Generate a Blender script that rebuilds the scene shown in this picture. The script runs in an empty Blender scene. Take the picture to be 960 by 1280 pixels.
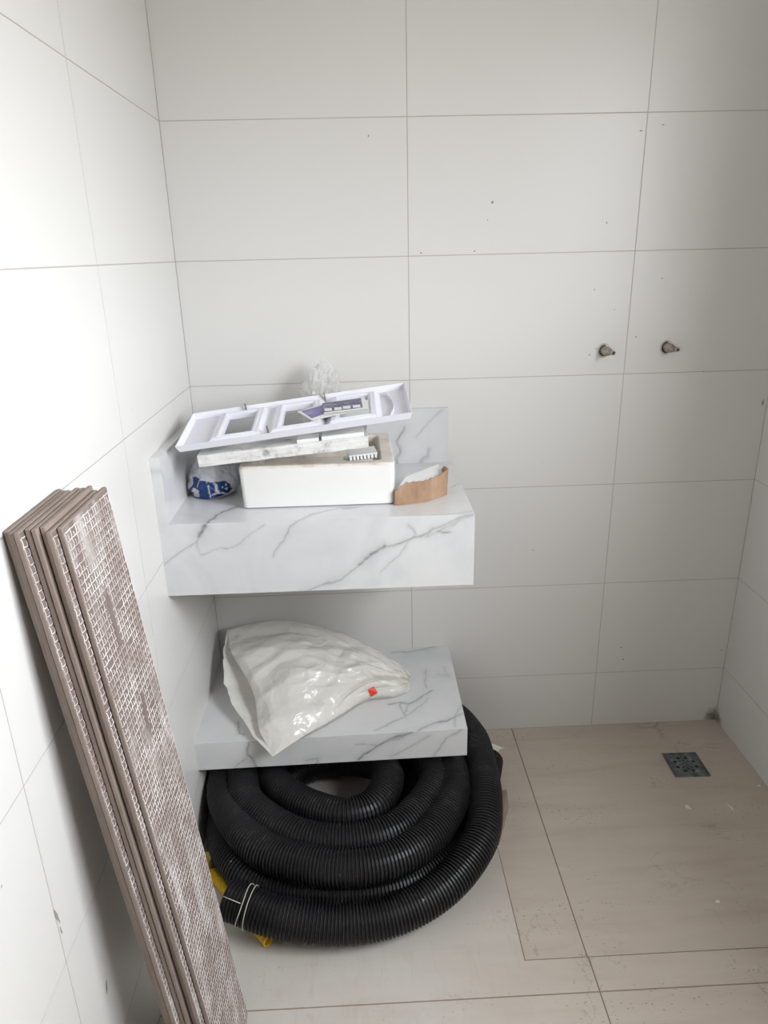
import bpy, bmesh, math, random
import numpy as np
from mathutils import Vector, Matrix, noise

random.seed(7)
scene = bpy.context.scene
COL = scene.collection
PI = math.pi

# ------------------------------------------------------------------ camera
F_PX = 888.34
CAM = np.array([0.46598, -1.98225, 1.51425])
def _rot(y, p, r):
    cy, sy = math.cos(y), math.sin(y)
    cp, sp = math.cos(p), math.sin(p)
    cr, sr = math.cos(r), math.sin(r)
    Rz = np.array([[cy, -sy, 0], [sy, cy, 0], [0, 0, 1]])
    Rx = np.array([[1, 0, 0], [0, cp, -sp], [0, sp, cp]])
    Ry = np.array([[cr, 0, sr], [0, 1, 0], [-sr, 0, cr]])
    return Rz @ Rx @ Ry
ROT = _rot(-0.0314, -0.3493, 0.0238)
cam_data = bpy.data.cameras.new('camera')
cam_data.sensor_fit = 'VERTICAL'
cam_data.sensor_height = 32.0
cam_data.lens = F_PX / 1280 * 32.0
cam_data.clip_start = 0.02
cam = bpy.data.objects.new('camera', cam_data)
COL.objects.link(cam)
mw = np.eye(4)
mw[:3, 0] = ROT[:, 0]; mw[:3, 1] = ROT[:, 2]; mw[:3, 2] = -ROT[:, 1]; mw[:3, 3] = CAM
cam.matrix_world = Matrix(mw.tolist())
scene.camera = cam

# ------------------------------------------------------------------ light
W_Y0, W_Y1, W_Z0, W_Z1 = -2.30, -1.06, 1.30, 2.36
REVEAL = 0.22      # window opening in the right wall
ROOM_X, ROOM_Y, ROOM_Z = 1.6374, -3.20, 2.70
world = bpy.data.worlds.new('overcast_sky'); scene.world = world
world.use_nodes = True
bg = world.node_tree.nodes['Background']
wn = world.node_tree.nodes; wl_ = world.node_tree.links
wtc = wn.new('ShaderNodeTexCoord'); wsx = wn.new('ShaderNodeSeparateXYZ'); wrp = wn.new('ShaderNodeValToRGB')
wl_.new(wtc.outputs['Generated'], wsx.inputs[0])
wmr = wn.new('ShaderNodeMapRange'); wl_.new(wsx.outputs['Z'], wmr.inputs[0]); wmr.inputs[1].default_value = -1; wmr.inputs[2].default_value = 1
wl_.new(wmr.outputs[0], wrp.inputs['Fac'])
# bright overcast sky above the horizon, dull ground below it
wrp.color_ramp.elements[0].position = .485; wrp.color_ramp.elements[0].color = (.17, .155, .135, 1)
wrp.color_ramp.elements[1].position = .515; wrp.color_ramp.elements[1].color = (0.93, 0.965, 1.0, 1)
wl_.new(wrp.outputs['Color'], bg.inputs['Color'])
bg.inputs['Strength'].default_value = 14.0
pl = bpy.data.lights.new('window_portal', 'AREA')
pl.shape = 'RECTANGLE'; pl.size = W_Z1 - W_Z0; pl.size_y = W_Y1 - W_Y0
pl.cycles.is_portal = True
po = bpy.data.objects.new('window_portal', pl); COL.objects.link(po)
po.location = (ROOM_X + REVEAL, (W_Y0 + W_Y1) / 2, (W_Z0 + W_Z1) / 2)
po.rotation_euler = (0, PI / 2, 0)
vs = scene.view_settings
vs.view_transform = 'Standard'; vs.look = 'None'; vs.gamma = 1.0; vs.use_curve_mapping = False
vs.exposure = 0.66

# ------------------------------------------------------------------ helpers
def ray(u, v):
    return ROT @ np.array([(u - 480) / F_PX, 1.0, -(v - 640) / F_PX])
def on(ax, val, u, v):
    d = ray(u, v); t = (val - CAM[ax]) / d[ax]
    return Vector((CAM + t * d).tolist())

def mesh_obj(name, verts, faces, mat=None, parent=None, smooth=False):
    me = bpy.data.meshes.new(name)
    me.from_pydata([tuple(v) for v in verts], [], [tuple(f) for f in faces])
    me.update()
    if smooth:
        me.polygons.foreach_set('use_smooth', [True] * len(me.polygons))
    return link(name, me, mat, parent)
def link(name, me, mat=None, parent=None):
    if mat is not None and len(me.materials) == 0: me.materials.append(mat)
    o = bpy.data.objects.new(name, me); COL.objects.link(o)
    if parent is not None: o.parent = parent
    return o
def bm_obj(name, bm, mat=None, parent=None, smooth=False):
    bmesh.ops.recalc_face_normals(bm, faces=bm.faces)
    me = bpy.data.meshes.new(name); bm.to_mesh(me); bm.free()
    if smooth: me.polygons.foreach_set('use_smooth', [True] * len(me.polygons))
    return link(name, me, mat, parent)
def tag(o, label, cat, group=None):
    o['label'] = label; o['category'] = cat
    if group: o['group'] = group
    return o
def empty(name, loc=(0, 0, 0)):
    o = bpy.data.objects.new(name, None); o.location = loc; o.empty_display_size = .05
    COL.objects.link(o); return o
def struct(o): o['kind'] = 'structure'; return o

def add_box(bm, x0, x1, y0, y1, z0, z1, bevel=0.0, seg=2):
    vs_ = [bm.verts.new(p) for p in [(x0, y0, z0), (x1, y0, z0), (x1, y1, z0), (x0, y1, z0),
                                    (x0, y0, z1), (x1, y0, z1), (x1, y1, z1), (x0, y1, z1)]]
    fs = [(0, 3, 2, 1), (4, 5, 6, 7), (0, 1, 5, 4), (1, 2, 6, 5), (2, 3, 7, 6), (3, 0, 4, 7)]
    ff = [bm.faces.new([vs_[i] for i in f]) for f in fs]
    if bevel:
        ed = list({e for f_ in ff for e in f_.edges})
        bmesh.ops.bevel(bm, geom=ed, offset=bevel, segments=seg, profile=.5, affect='EDGES')
    return vs_
def boxes(name, lst, mat, parent=None, bevel=0.0):
    bm = bmesh.new()
    for b in lst: add_box(bm, *b, bevel=bevel)
    return bm_obj(name, bm, mat, parent)

def tube(path, radii, seg=16, caps=True, up=Vector((0, 0, 1))):
    """verts, faces of a swept tube; path list of Vector, radii list"""
    verts, faces = [], []
    n = len(path)
    prev = None
    for i, p in enumerate(path):
        t = (path[min(i + 1, n - 1)] - path[max(i - 1, 0)])
        if t.length < 1e-9: t = prev_t.copy()
        t = t.normalized(); prev_t = t
        if prev is None:
            a = up if abs(t.dot(up)) < .95 else Vector((1, 0, 0))
            s = t.cross(a).normalized()
        else:
            s = (prev - t * prev.dot(t)).normalized()
        prev = s
        b = t.cross(s)
        for k in range(seg):
            an = 2 * PI * k / seg
            verts.append(p + (s * math.cos(an) + b * math.sin(an)) * radii[i])
    for i in range(n - 1):
        for k in range(seg):
            k2 = (k + 1) % seg
            faces.append((i * seg + k, i * seg + k2, (i + 1) * seg + k2, (i + 1) * seg + k))
    if caps:
        faces.append(tuple(reversed(range(seg))))
        faces.append(tuple((n - 1) * seg + k for k in range(seg)))
    return verts, faces

def catmull(pts, per=24):
    out = []
    P = [pts[0] + (pts[0] - pts[1])] + list(pts) + [pts[-1] + (pts[-1] - pts[-2])]
    for i in range(1, len(P) - 2):
        p0, p1, p2, p3 = P[i - 1], P[i], P[i + 1], P[i + 2]
        for k in range(per):
            t = k / per
            out.append(0.5 * ((2 * p1) + (p2 - p0) * t + (2 * p0 - 5 * p1 + 4 * p2 - p3) * t * t
                              + (3 * p1 - p0 - 3 * p2 + p3) * t ** 3))
    out.append(pts[-1].copy())
    return out
def resample(path, step):
    d = [0.0]
    for a, b in zip(path, path[1:]): d.append(d[-1] + (b - a).length)
    n = max(2, int(d[-1] / step)); out = []; j = 0
    for i in range(n + 1):
        s = d[-1] * i / n
        while j < len(d) - 2 and d[j + 1] < s: j += 1
        t = (s - d[j]) / max(1e-9, d[j + 1] - d[j])
        out.append(path[j].lerp(path[j + 1], min(1, t)))
    return out
def lerp_list(keys, vals, t):
    for i in range(len(keys) - 1):
        if t <= keys[i + 1]:
            k = (t - keys[i]) / (keys[i + 1] - keys[i])
            return vals[i] * (1 - k) + vals[i + 1] * k
    return vals[-1]
def fbm(x, y, z, oct=4, rough=.55):
    s, a, f = 0, 1, 1
    for _ in range(oct):
        s += a * noise.noise(Vector((x * f, y * f, z * f))); a *= rough; f *= 2.03
    return s
def ridge(x, y, z, oct=3):
    s, a, f = 0, 1, 1
    for _ in range(oct):
        s += a * (1 - 2.2 * abs(noise.noise(Vector((x * f, y * f, z * f))))); a *= .5; f *= 2.1
    return s

# ------------------------------------------------------------------ materials
def srgb(r, g, b):
    f = lambda c: (c / 255 / 12.92) if c <= 10 else ((c / 255 + .055) / 1.055) ** 2.4
    return (f(r), f(g), f(b), 1)
class Mat:
    def __init__(self, name, col=(.8, .8, .8, 1), rough=.5, metal=0, spec=.5):
        self.m = bpy.data.materials.new(name); self.m.use_nodes = True
        self.nt = self.m.node_tree; self.N = self.nt.nodes; self.L = self.nt.links
        self.b = self.N['Principled BSDF']
        self.b.inputs['Base Color'].default_value = col
        self.b.inputs['Roughness'].default_value = rough
        self.b.inputs['Metallic'].default_value = metal
        self.b.inputs['Specular IOR Level'].default_value = spec
    def n(self, t, **kw):
        nd = self.N.new(t)
        for k, v in kw.items():
            if hasattr(nd, k): setattr(nd, k, v)
            else: nd.inputs[k.replace('_', ' ')].default_value = v
        return nd
    def l(self, a, b): self.L.new(a, b)
    def pos(self, scale=(1, 1, 1), obj=False):
        if obj: src = self.n('ShaderNodeTexCoord').outputs['Object']
        else: src = self.n('ShaderNodeNewGeometry').outputs['Position']
        mp = self.n('ShaderNodeMapping'); mp.inputs['Scale'].default_value = scale
        self.l(src, mp.inputs['Vector']); return mp.outputs['Vector']
    def noise(self, scale, detail=4, rough=.55, vec=None, dist=0):
        nd = self.n('ShaderNodeTexNoise', Scale=scale, Detail=detail, Roughness=rough, Distortion=dist)
        self.l(vec if vec is not None else self.pos(), nd.inputs['Vector']); return nd.outputs['Fac']
    def ramp(self, fac, stops):
        r = self.n('ShaderNodeValToRGB'); e = r.color_ramp.elements
        while len(e) < len(stops): e.new(.5)
        for el, (p, c) in zip(e, stops):
            el.position = p; el.color = c if len(c) == 4 else (*c, 1)
        self.l(fac, r.inputs['Fac']); return r.outputs['Color']
    def mix(self, fac, a, b):
        m = self.n('ShaderNodeMix', data_type='RGBA')
        for s, v in ((m.inputs[6], a), (m.inputs[7], b)):
            if isinstance(v, tuple): s.default_value = v
            else: self.l(v, s)
        if isinstance(fac, (int, float)): m.inputs[0].default_value = fac
        else: self.l(fac, m.inputs[0])
        return m.outputs[2]
    def math(self, op, a, b=None):
        m = self.n('ShaderNodeMath', operation=op)
        for s, v in ((m.inputs[0], a), (m.inputs[1], b)):
            if v is None: continue
            if isinstance(v, (int, float)): s.default_value = v
            else: self.l(v, s)
        return m.outputs[0]
    def mapr(self, v, a, b, c=0, d=1):
        m = self.n('ShaderNodeMapRange'); m.clamp = True
        self.l(v, m.inputs[0])
        for i, x in enumerate((a, b, c, d)): m.inputs[i + 1].default_value = x
        return m.outputs[0]
    def color(self, s): self.l(s, self.b.inputs['Base Color'])
    def rough(self, s): self.l(s, self.b.inputs['Roughness'])
    def bump(self, h, strength=.2, dist=.002):
        bp = self.n('ShaderNodeBump'); bp.inputs['Strength'].default_value = strength
        bp.inputs['Distance'].default_value = dist
        self.l(h, bp.inputs['Height']); self.l(bp.outputs['Normal'], self.b.inputs['Normal'])
W4 = lambda v: (v, v, v, 1)

# white satin wall tile with sparse specks, faint smears, grime in the shower corner
m_tile = Mat('wall_tile_glaze', rough=.36, spec=.45)
t = m_tile
speck = t.n('ShaderNodeTexVoronoi', feature='F1', Scale=7.0); t.l(t.pos(), speck.inputs['Vector'])
sp = t.mapr(speck.outputs['Distance'], .008, .022, 1, 0)
sel = t.n('ShaderNodeSeparateColor'); t.l(speck.outputs['Color'], sel.inputs[0])
sp = t.math('MULTIPLY', sp, t.math('GREATER_THAN', sel.outputs[0], .55))
base = (.684, .675, .655, 1)
base = t.mix(t.math('MULTIPLY', sp, .75), base, (.12, .11, .10, 1))
# grime right in the floor corner of the shower
gx = t.n('ShaderNodeVectorMath', operation='DISTANCE')
geo = t.n('ShaderNodeNewGeometry'); t.l(geo.outputs['Position'], gx.inputs[0]); gx.inputs[1].default_value = (1.632, 0, .012)
gr = t.math('ADD', gx.outputs['Value'], t.math('MULTIPLY', t.math('SUBTRACT', t.noise(60, 5, .7), .5), .07))
base = t.mix(t.mapr(gr, .012, .042, .85, 0), base, (.10, .075, .055, 1))
t.color(base)

m_grout = Mat('wall_grout', (.46, .43, .39, 1), .9)
m_ceiling = Mat('ceiling_paint', (.66, .65, .63, 1), .9)
m_wood = Mat('added_door_wood', (.30, .20, .13, 1), .5)  # brown for the added door, to soak up bounce light

def travertine(name, dusty):
    t = Mat(name, rough=.42, spec=.4)
    st = t.noise(3.0, 7, .62, t.pos((1.1, 7.0, 5)), .5)
    c = t.ramp(st, [(.25, (.455, .388, .325)), (.45, (.525, .455, .388)), (.6, (.55, .482, .414)), (.78, (.60, .535, .468))])
    cl = t.noise(2.3, 4, .6)
    c = t.mix(t.mapr(cl, .35, .7, 0, .35), c, (.58, .52, .455, 1))
    # little pits that come in swarms, drawn out along the grain
    pv = t.n('ShaderNodeTexVoronoi', feature='F1', Scale=1.0, Randomness=1.0); t.l(t.pos((95, 210, 95)), pv.inputs['Vector'])
    ps = t.n('ShaderNodeSeparateColor'); t.l(pv.outputs['Color'], ps.inputs[0])
    pit = t.math('MULTIPLY', t.mapr(pv.outputs['Distance'], .12, .34, 1, 0), t.math('GREATER_THAN', ps.outputs[0], .72))
    pit = t.math('MULTIPLY', pit, t.mapr(t.noise(3.6, 4, .6, t.pos((1, 2.5, 1))), .50, .62, 0, 1))
    c = t.mix(t.math('MULTIPLY', pit, .75), c, (.12, .10, .085, 1))
    # thin cracks
    cr = t.math('ABSOLUTE', t.math('SUBTRACT', t.noise(2.4, 6, .6, t.pos((1, 1, 1)), 1.2), .5))
    crk = t.math('MULTIPLY', t.mapr(cr, .0, .006, 1, 0), t.mapr(t.noise(4, 2), .52, .60, 0, 1))
    c = t.mix(t.math('MULTIPLY', crk, .45), c, (.20, .16, .13, 1))
    if dusty:
        sx = t.n('ShaderNodeSeparateXYZ'); g = t.n('ShaderNodeNewGeometry'); t.l(g.outputs['Position'], sx.inputs[0])
        d = t.mapr(sx.outputs[0], .55, 1.02, 1, 0)
        d = t.math('MULTIPLY', d, t.mapr(t.noise(5, 6, .65), .30, .62, .45, 1))
        scuff = t.mapr(t.noise(9, 4, .6, t.pos((4, 1.0, 1)), .8), .55, .68, 1, .55)
        d = t.math('MULTIPLY', d, scuff)
        c = t.mix(t.math('MULTIPLY', d, .82), c, (.61, .595, .57, 1))
        t.rough(t.mapr(d, 0, 1, .42, .8))
    t.color(c)
    t.bump(t.math('SUBTRACT', t.noise(60, 4), pit), .12, .001)
    return t.m
m_floor_dusty = travertine('dusty_travertine', True)
m_floor_clean = travertine('travertine', False)
m_floor_grout = Mat('floor_grout', srgb(150, 130, 112), .9)

m_marble = Mat('veined_white_porcelain', rough=.10, spec=.5)
t = m_marble
cl = t.noise(3.2, 5, .6, t.pos((1, 1.4, 1.2)), 1.2)
base = t.ramp(cl, [(.3, (.60, .607, .62)), (.5, (.665, .67, .68)), (.7, (.70, .70, .70))])
va = t.n('ShaderNodeVertexColor'); va.layer_name = 'vein'
vsep = t.n('ShaderNodeSeparateColor'); t.l(va.outputs['Color'], vsep.inputs[0])
brk = t.mapr(t.noise(42, 5, .7), .30, .62, .35, 1.0)
base = t.mix(t.math('MULTIPLY', vsep.outputs[1], .55), base, (.44, .445, .455, 1))
base = t.mix(t.math('MULTIPLY', vsep.outputs[0], brk), base, (.15, .15, .155, 1))
t.color(base)
t.rough(t.mapr(t.noise(7, 4), .3, .7, .06, .16))

m_ceramic = Mat('white_ceramic', (.80, .80, .785, 1), .12)
m_clay = Mat('dusty_unglazed_clay', rough=.85)
m_clay.color(m_clay.ramp(m_clay.noise(18, 6, .65), [(.3, (.46, .39, .32)), (.46, (.66, .60, .53)), (.66, (.75, .72, .67))]))
m_plastic = Mat('lilac_white_plastic', (.78, .775, .85, 1), .3)
m_white_plastic = Mat('white_plastic', (.80, .80, .79, 1), .35)
m_plaster = Mat('chipped_plaster_board', rough=.8)
m_plaster.color(m_plaster.ramp(m_plaster.noise(30, 6, .7), [(.32, (.36, .36, .35)), (.44, (.66, .66, .65)), (.6, (.74, .74, .73))]))
m_plaster.bump(m_plaster.noise(60, 5), .5, .003)
m_card = Mat('kraft_cardboard', rough=.85)
m_card.color(m_card.ramp(m_card.noise(24, 5, .6, m_card.pos((1, 1, .5))), [(.3, (.27, .165, .10)), (.55, (.39, .25, .16)), (.75, (.46, .31, .21))]))
m_card_pale = Mat('weathered_cardboard', (.36, .27, .20, 1), .9)
m_paper = Mat('white_paper', (.78, .78, .77, 1), .7)
m_print = Mat('purple_grey_print', rough=.35)
m_print.color(m_print.ramp(m_print.noise(28, 5, .65, m_print.pos((1, 2, 1))), [(.3, (.035, .035, .075)), (.5, (.115, .11, .21)), (.68, (.30, .30, .42))]))
m_print2 = Mat('violet_print', rough=.35)
m_print2.color(m_print2.ramp(m_print2.noise(30, 4), [(.3, (.10, .08, .26)), (.6, (.21, .18, .42)), (.8, (.4, .38, .55))]))

m_hose = Mat('black_corrugated_plastic', rough=.42, spec=.45)
t = m_hose
dm = t.math('MULTIPLY', t.mapr(t.noise(9, 5, .6), .52, .72, 0, 1), t.mapr(t.noise(160, 3), .45, .62, 0, 1))
wsp = t.n('ShaderNodeTexVoronoi', feature='F1', Scale=26.0); t.l(t.pos(), wsp.inputs['Vector'])
wse = t.n('ShaderNodeSeparateColor'); t.l(wsp.outputs['Color'], wse.inputs[0])
ws = t.math('MULTIPLY', t.mapr(wsp.outputs['Distance'], .04, .09, 1, 0), t.math('GREATER_THAN', wse.outputs[0], .85))
c = t.mix(t.math('MULTIPLY', dm, .22), (.014, .014, .0155, 1), (.20, .19, .18, 1))
c = t.mix(t.math('MULTIPLY', ws, .8), c, (.6, .6, .58, 1))
t.color(c)
m_yellow = Mat('yellow_conduit_plastic', (.86, .56, .035, 1), .4)
m_cream = Mat('pale_yellow_plastic', srgb(214, 186, 112), .45)
m_wire = Mat('pale_binding_wire', srgb(205, 200, 192), .5)
m_metal = Mat('tarnished_nickel', rough=.32, metal=1.0)
m_metal.color(m_metal.ramp(m_metal.noise(90, 4), [(.3, (.20, .16, .12)), (.6, (.50, .45, .40))]))
m_dark = Mat('cavity_shade', (.03, .028, .026, 1), .8)  # near-black colour standing in for the shade inside openings
m_chip = Mat('raw_chipped_edge', (.50, .46, .42, 1), .9)
m_drain = Mat('drain_blue_grey_steel', rough=.35, metal=.6)
m_drain.color(m_drain.ramp(m_drain.noise(40, 5), [(.35, (.10, .125, .14)), (.6, (.20, .235, .25)), (.78, (.42, .44, .42))]))
m_plank = Mat('taupe_porcelain_body', rough=.65)
m_plank.color(m_plank.mix(m_plank.noise(14, 5, .6), srgb(118, 104, 96), srgb(150, 136, 127)))
m_plank_back = Mat('taupe_tile_back_dusted', rough=.7)
t = m_plank_back
w1 = t.mapr(t.noise(7, 6, .65, t.pos((1, 2.2, .8)), .8), .50, .70, 0, .75)
t.color(t.mix(w1, t.mix(t.noise(16, 4), srgb(104, 91, 86), srgb(130, 115, 109)), (.52, .50, .49, 1)))
m_net = Mat('white_engobe_ribs', rough=.75)
t = m_net
t.color(t.mix(t.mapr(t.noise(22, 5, .65), .40, .62, 0, 1), srgb(172, 160, 154), srgb(228, 224, 222)))
m_alu = Mat('white_aluminium', (.78, .78, .78, 1), .35)

def film(name, col, rough, trans, bump_scale=30, bump=.4, clear=0.0, vcol=None, ior_spec=.6):
    t = Mat(name, col, rough, 0, ior_spec)
    out = t.N['Material Output']
    tr = t.n('ShaderNodeBsdfTranslucent'); tr.inputs['Color'].default_value = col
    mx = t.n('ShaderNodeMixShader'); mx.inputs[0].default_value = trans
    t.l(t.b.outputs[0], mx.inputs[1]); t.l(tr.outputs[0], mx.inputs[2])
    last = mx
    if clear:
        tp = t.n('ShaderNodeBsdfTransparent'); m2 = t.n('ShaderNodeMixShader')
        m2.inputs[0].default_value = clear
        t.l(mx.outputs[0], m2.inputs[1]); t.l(tp.outputs[0], m2.inputs[2]); last = m2
    if vcol:
        va = t.n('ShaderNodeVertexColor'); va.layer_name = vcol[0]
        sc = t.n('ShaderNodeSeparateColor'); t.l(va.outputs['Color'], sc.inputs[0])
        c = t.mix(sc.outputs[0], col, vcol[1]); t.color(c); t.l(c, tr.inputs['Color'])
    t.l(last.outputs[0], out.inputs['Surface'])
    vz = t.n('ShaderNodeTexVoronoi', feature='SMOOTH_F1', Scale=bump_scale)
    t.l(t.pos(), vz.inputs['Vector'])
    rg = t.math('ABSOLUTE', t.math('SUBTRACT', t.noise(bump_scale * .55, 3, .5, None, .9), .5))
    t.bump(t.math('ADD', vz.outputs['Distance'], t.math('MULTIPLY', rg, -2.2)), bump, .006)
    return t.m
m_bag = film('glossy_white_bag_film', (.90, .885, .84, 1), .17, .30, 30, .75)
m_blue_bag = film('milky_bag_film_with_blue_print', (.72, .74, .78, 1), .25, .2, 40, .35, 0.0, ('print', (.010, .055, .22, 1)))
m_clear = film('clear_crumpled_film', (.80, .80, .78, 1), .15, .35, 60, .6, .62)
m_red = Mat('red_tape', srgb(222, 62, 34), .4)

# ------------------------------------------------------------------ room shell
H = 0.325; Z0 = 0.2051
TJ = 0.00115                                                   # half a joint
rows = [(-0.0, Z0)] + [(Z0 + i * H, min(ROOM_Z, Z0 + (i + 1) * H)) for i in range(8)]
tile_mesh_cache = {}
def tile_piece(w, h, axis, parent, loc):
    """a thin slab w x h standing in the plane normal to axis, front face on the plane"""
    key = (round(w, 4), round(h, 4), axis)
    me = tile_mesh_cache.get(key)
    if me is None:
        bm = bmesh.new()
        a, b, c = w / 2 - TJ, h / 2 - TJ, .004
        if axis == 'y': add_box(bm, -a, a, -c, c, -b, b)
        elif axis == 'x': add_box(bm, -c, c, -a, a, -b, b)
        else: add_box(bm, -a, a, -b, b, -c, c)
        bmesh.ops.recalc_face_normals(bm, faces=bm.faces)
        me = bpy.data.meshes.new('wall_tile'); bm.to_mesh(me); bm.free()
        me.materials.append(m_tile.m); tile_mesh_cache[key] = me
    o = bpy.data.objects.new('wall_tile', me); COL.objects.link(o); o.parent = parent
    o.location = loc; return o
def subtract(r, hole):
    (a0, a1, b0, b1), (h0, h1, g0, g1) = r, hole
    if a1 <= h0 or a0 >= h1 or b1 <= g0 or b0 >= g1: return [r]
    out = []
    if a0 < h0: out.append((a0, h0, b0, b1))
    if a1 > h1: out.append((h1, a1, b0, b1))
    m0, m1 = max(a0, h0), min(a1, h1)
    if b0 < g0: out.append((m0, m1, b0, g0))
    if b1 > g1: out.append((m0, m1, g1, b1))
    return out
def tile_wall(parent, axis, plane_c, cols, hole=None):
    for c0, c1 in cols:
        for r0, r1 in rows:
            rs = [(c0, c1, r0, r1)] if hole is None else subtract((c0, c1, r0, r1), hole)
            for a0, a1, b0, b1 in rs:
                if a1 - a0 < .01 or b1 - b0 < .01: continue
                ca, cb = (a0 + a1) / 2, (b0 + b1) / 2
                loc = (plane_c, ca, cb) if axis == 'x' else (ca, plane_c, cb)
                tile_piece(a1 - a0, b1 - b0, axis, parent, loc)
G = .0006                                                      # depth of the joints
wb = struct(boxes('wall_back', [(-.12, ROOM_X + .12, G, .12, -.06, ROOM_Z)], m_grout.m))
tile_wall(wb, 'y', .004, [(0, .6084), (.6084, 1.2116), (1.2116, ROOM_X)])
ycols = [(-.5987, 0), (-1.1958, -.5987), (-1.793, -1.1958), (-2.390, -1.793), (ROOM_Y, -2.390)]
wl = struct(boxes('wall_left', [(-.12, -G, ROOM_Y - .12, G, -.06, ROOM_Z)], m_grout.m))
tile_wall(wl, 'x', -.004, ycols)
X_ = ROOM_X + G
wr = struct(boxes('wall_right', [(X_, X_ + REVEAL, W_Y1, G, -.06, ROOM_Z), (X_, X_ + REVEAL, ROOM_Y - .12, W_Y0, -.06, ROOM_Z),
                                 (X_, X_ + REVEAL, W_Y0, W_Y1, -.06, W_Z0), (X_, X_ + REVEAL, W_Y0, W_Y1, W_Z1, ROOM_Z)], m_grout.m))
tile_wall(wr, 'x', ROOM_X + .004, ycols, (W_Y0, W_Y1, W_Z0, W_Z1))
wf = struct(boxes('wall_front', [(-.12, ROOM_X + .12, ROOM_Y - .12, ROOM_Y - G, -.06, ROOM_Z)], m_grout.m))
tile_wall(wf, 'y', ROOM_Y - .004, [(0, .6084), (.6084, 1.2116), (1.2116, ROOM_X)])
struct(boxes('ceiling', [(-.12, ROOM_X + REVEAL + .02, ROOM_Y - .12, .12, ROOM_Z, ROOM_Z + .1)], m_ceiling.m))
win = struct(empty('window_1', (ROOM_X + .15, (W_Y0 + W_Y1) / 2, W_Z0)))
fw = .04
for nm, b in (('window_frame', (-.02, .02, (W_Y0 - W_Y1) / 2, (W_Y0 - W_Y1) / 2 + fw, 0, W_Z1 - W_Z0)),
              ('window_frame', (-.02, .02, (W_Y1 - W_Y0) / 2 - fw, (W_Y1 - W_Y0) / 2, 0, W_Z1 - W_Z0)),
              ('window_frame', (-.02, .02, (W_Y0 - W_Y1) / 2 + fw, (W_Y1 - W_Y0) / 2 - fw, W_Z1 - W_Z0 - fw, W_Z1 - W_Z0)),
              ('window_sill', (-.06, .03, (W_Y0 - W_Y1) / 2 + fw, (W_Y1 - W_Y0) / 2 - fw, 0, fw))):
    boxes(nm, [b], m_alu.m, win)

dr1 = struct(empty('added_door_1', (.95, ROOM_Y, 0)))  # unseen door, added to cut the light bouncing off the front wall
boxes('added_door_leaf', [(-.40, .40, .001, .035, .01, 2.10)], m_wood.m, dr1)
boxes('added_door_frame', [(-.46, -.402, 0, .05, 0, 2.16), (.402, .46, 0, .05, 0, 2.16), (-.402, .402, 0, .05, 2.102, 2.16)], m_wood.m, dr1)
# floor: grout bed, large tiles, and the shower recess a few millimetres lower
ST = .008; SX, SY = .795, -.835; FX, FY = .9405, -.9147
fl = struct(boxes('floor', [(-.12, ROOM_X + .12, ROOM_Y - .12, .12, -.08, -.0015),
                            (-.0, SX - .001, FY, 0, -.08, ST - .0015), (SX - .001, ROOM_X, FY, SY - .001, -.08, ST - .0015),
                            (-.0, ROOM_X, ROOM_Y, FY, -.08, ST - .0015)], m_floor_grout.m))
def floor_tile(poly, top, mat, thick=.009):
    n = len(poly)
    v = [(x, y, top) for x, y in poly] + [(x, y, top - thick) for x, y in poly]
    f = [tuple(range(n)), tuple(reversed(range(n, 2 * n)))]
    f += [(i, i + n, (i + 1) % n + n, (i + 1) % n) for i in range(n)]
    o = mesh_obj('floor_tile', v, f, mat, fl); return o
j = .0016
def rect(x0, x1, y0, y1): return [(x0 + j, y0 + j), (x1 - j, y0 + j), (x1 - j, y1 - j), (x0 + j, y1 - j)]
floor_tile([(0, FY + j), (FX - j, FY + j), (FX - j, SY), (SX, SY), (SX, 0), (0, 0)], ST, m_floor_dusty)
floor_tile([(FX + j, FY + j), (ROOM_X, FY + j), (ROOM_X, SY), (FX + j, SY)], ST, m_floor_dusty)
ga, gb = .0036, .0082
floor_tile([(SX + ga, SY + gb), (FX - j, SY + gb), (FX - j, 0), (SX + ga, 0)], 0, m_floor_clean)
floor_tile([(FX + j, SY + gb), (ROOM_X, SY + gb), (ROOM_X, 0), (FX + j, 0)], 0, m_floor_clean)
for y1, y0 in ((FY, FY - .915), (FY - .915, ROOM_Y)):
    floor_tile(rect(0, FX, y0, y1), ST, m_floor_dusty)
    floor_tile(rect(FX, ROOM_X, y0, y1), ST, m_floor_dusty)

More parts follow.
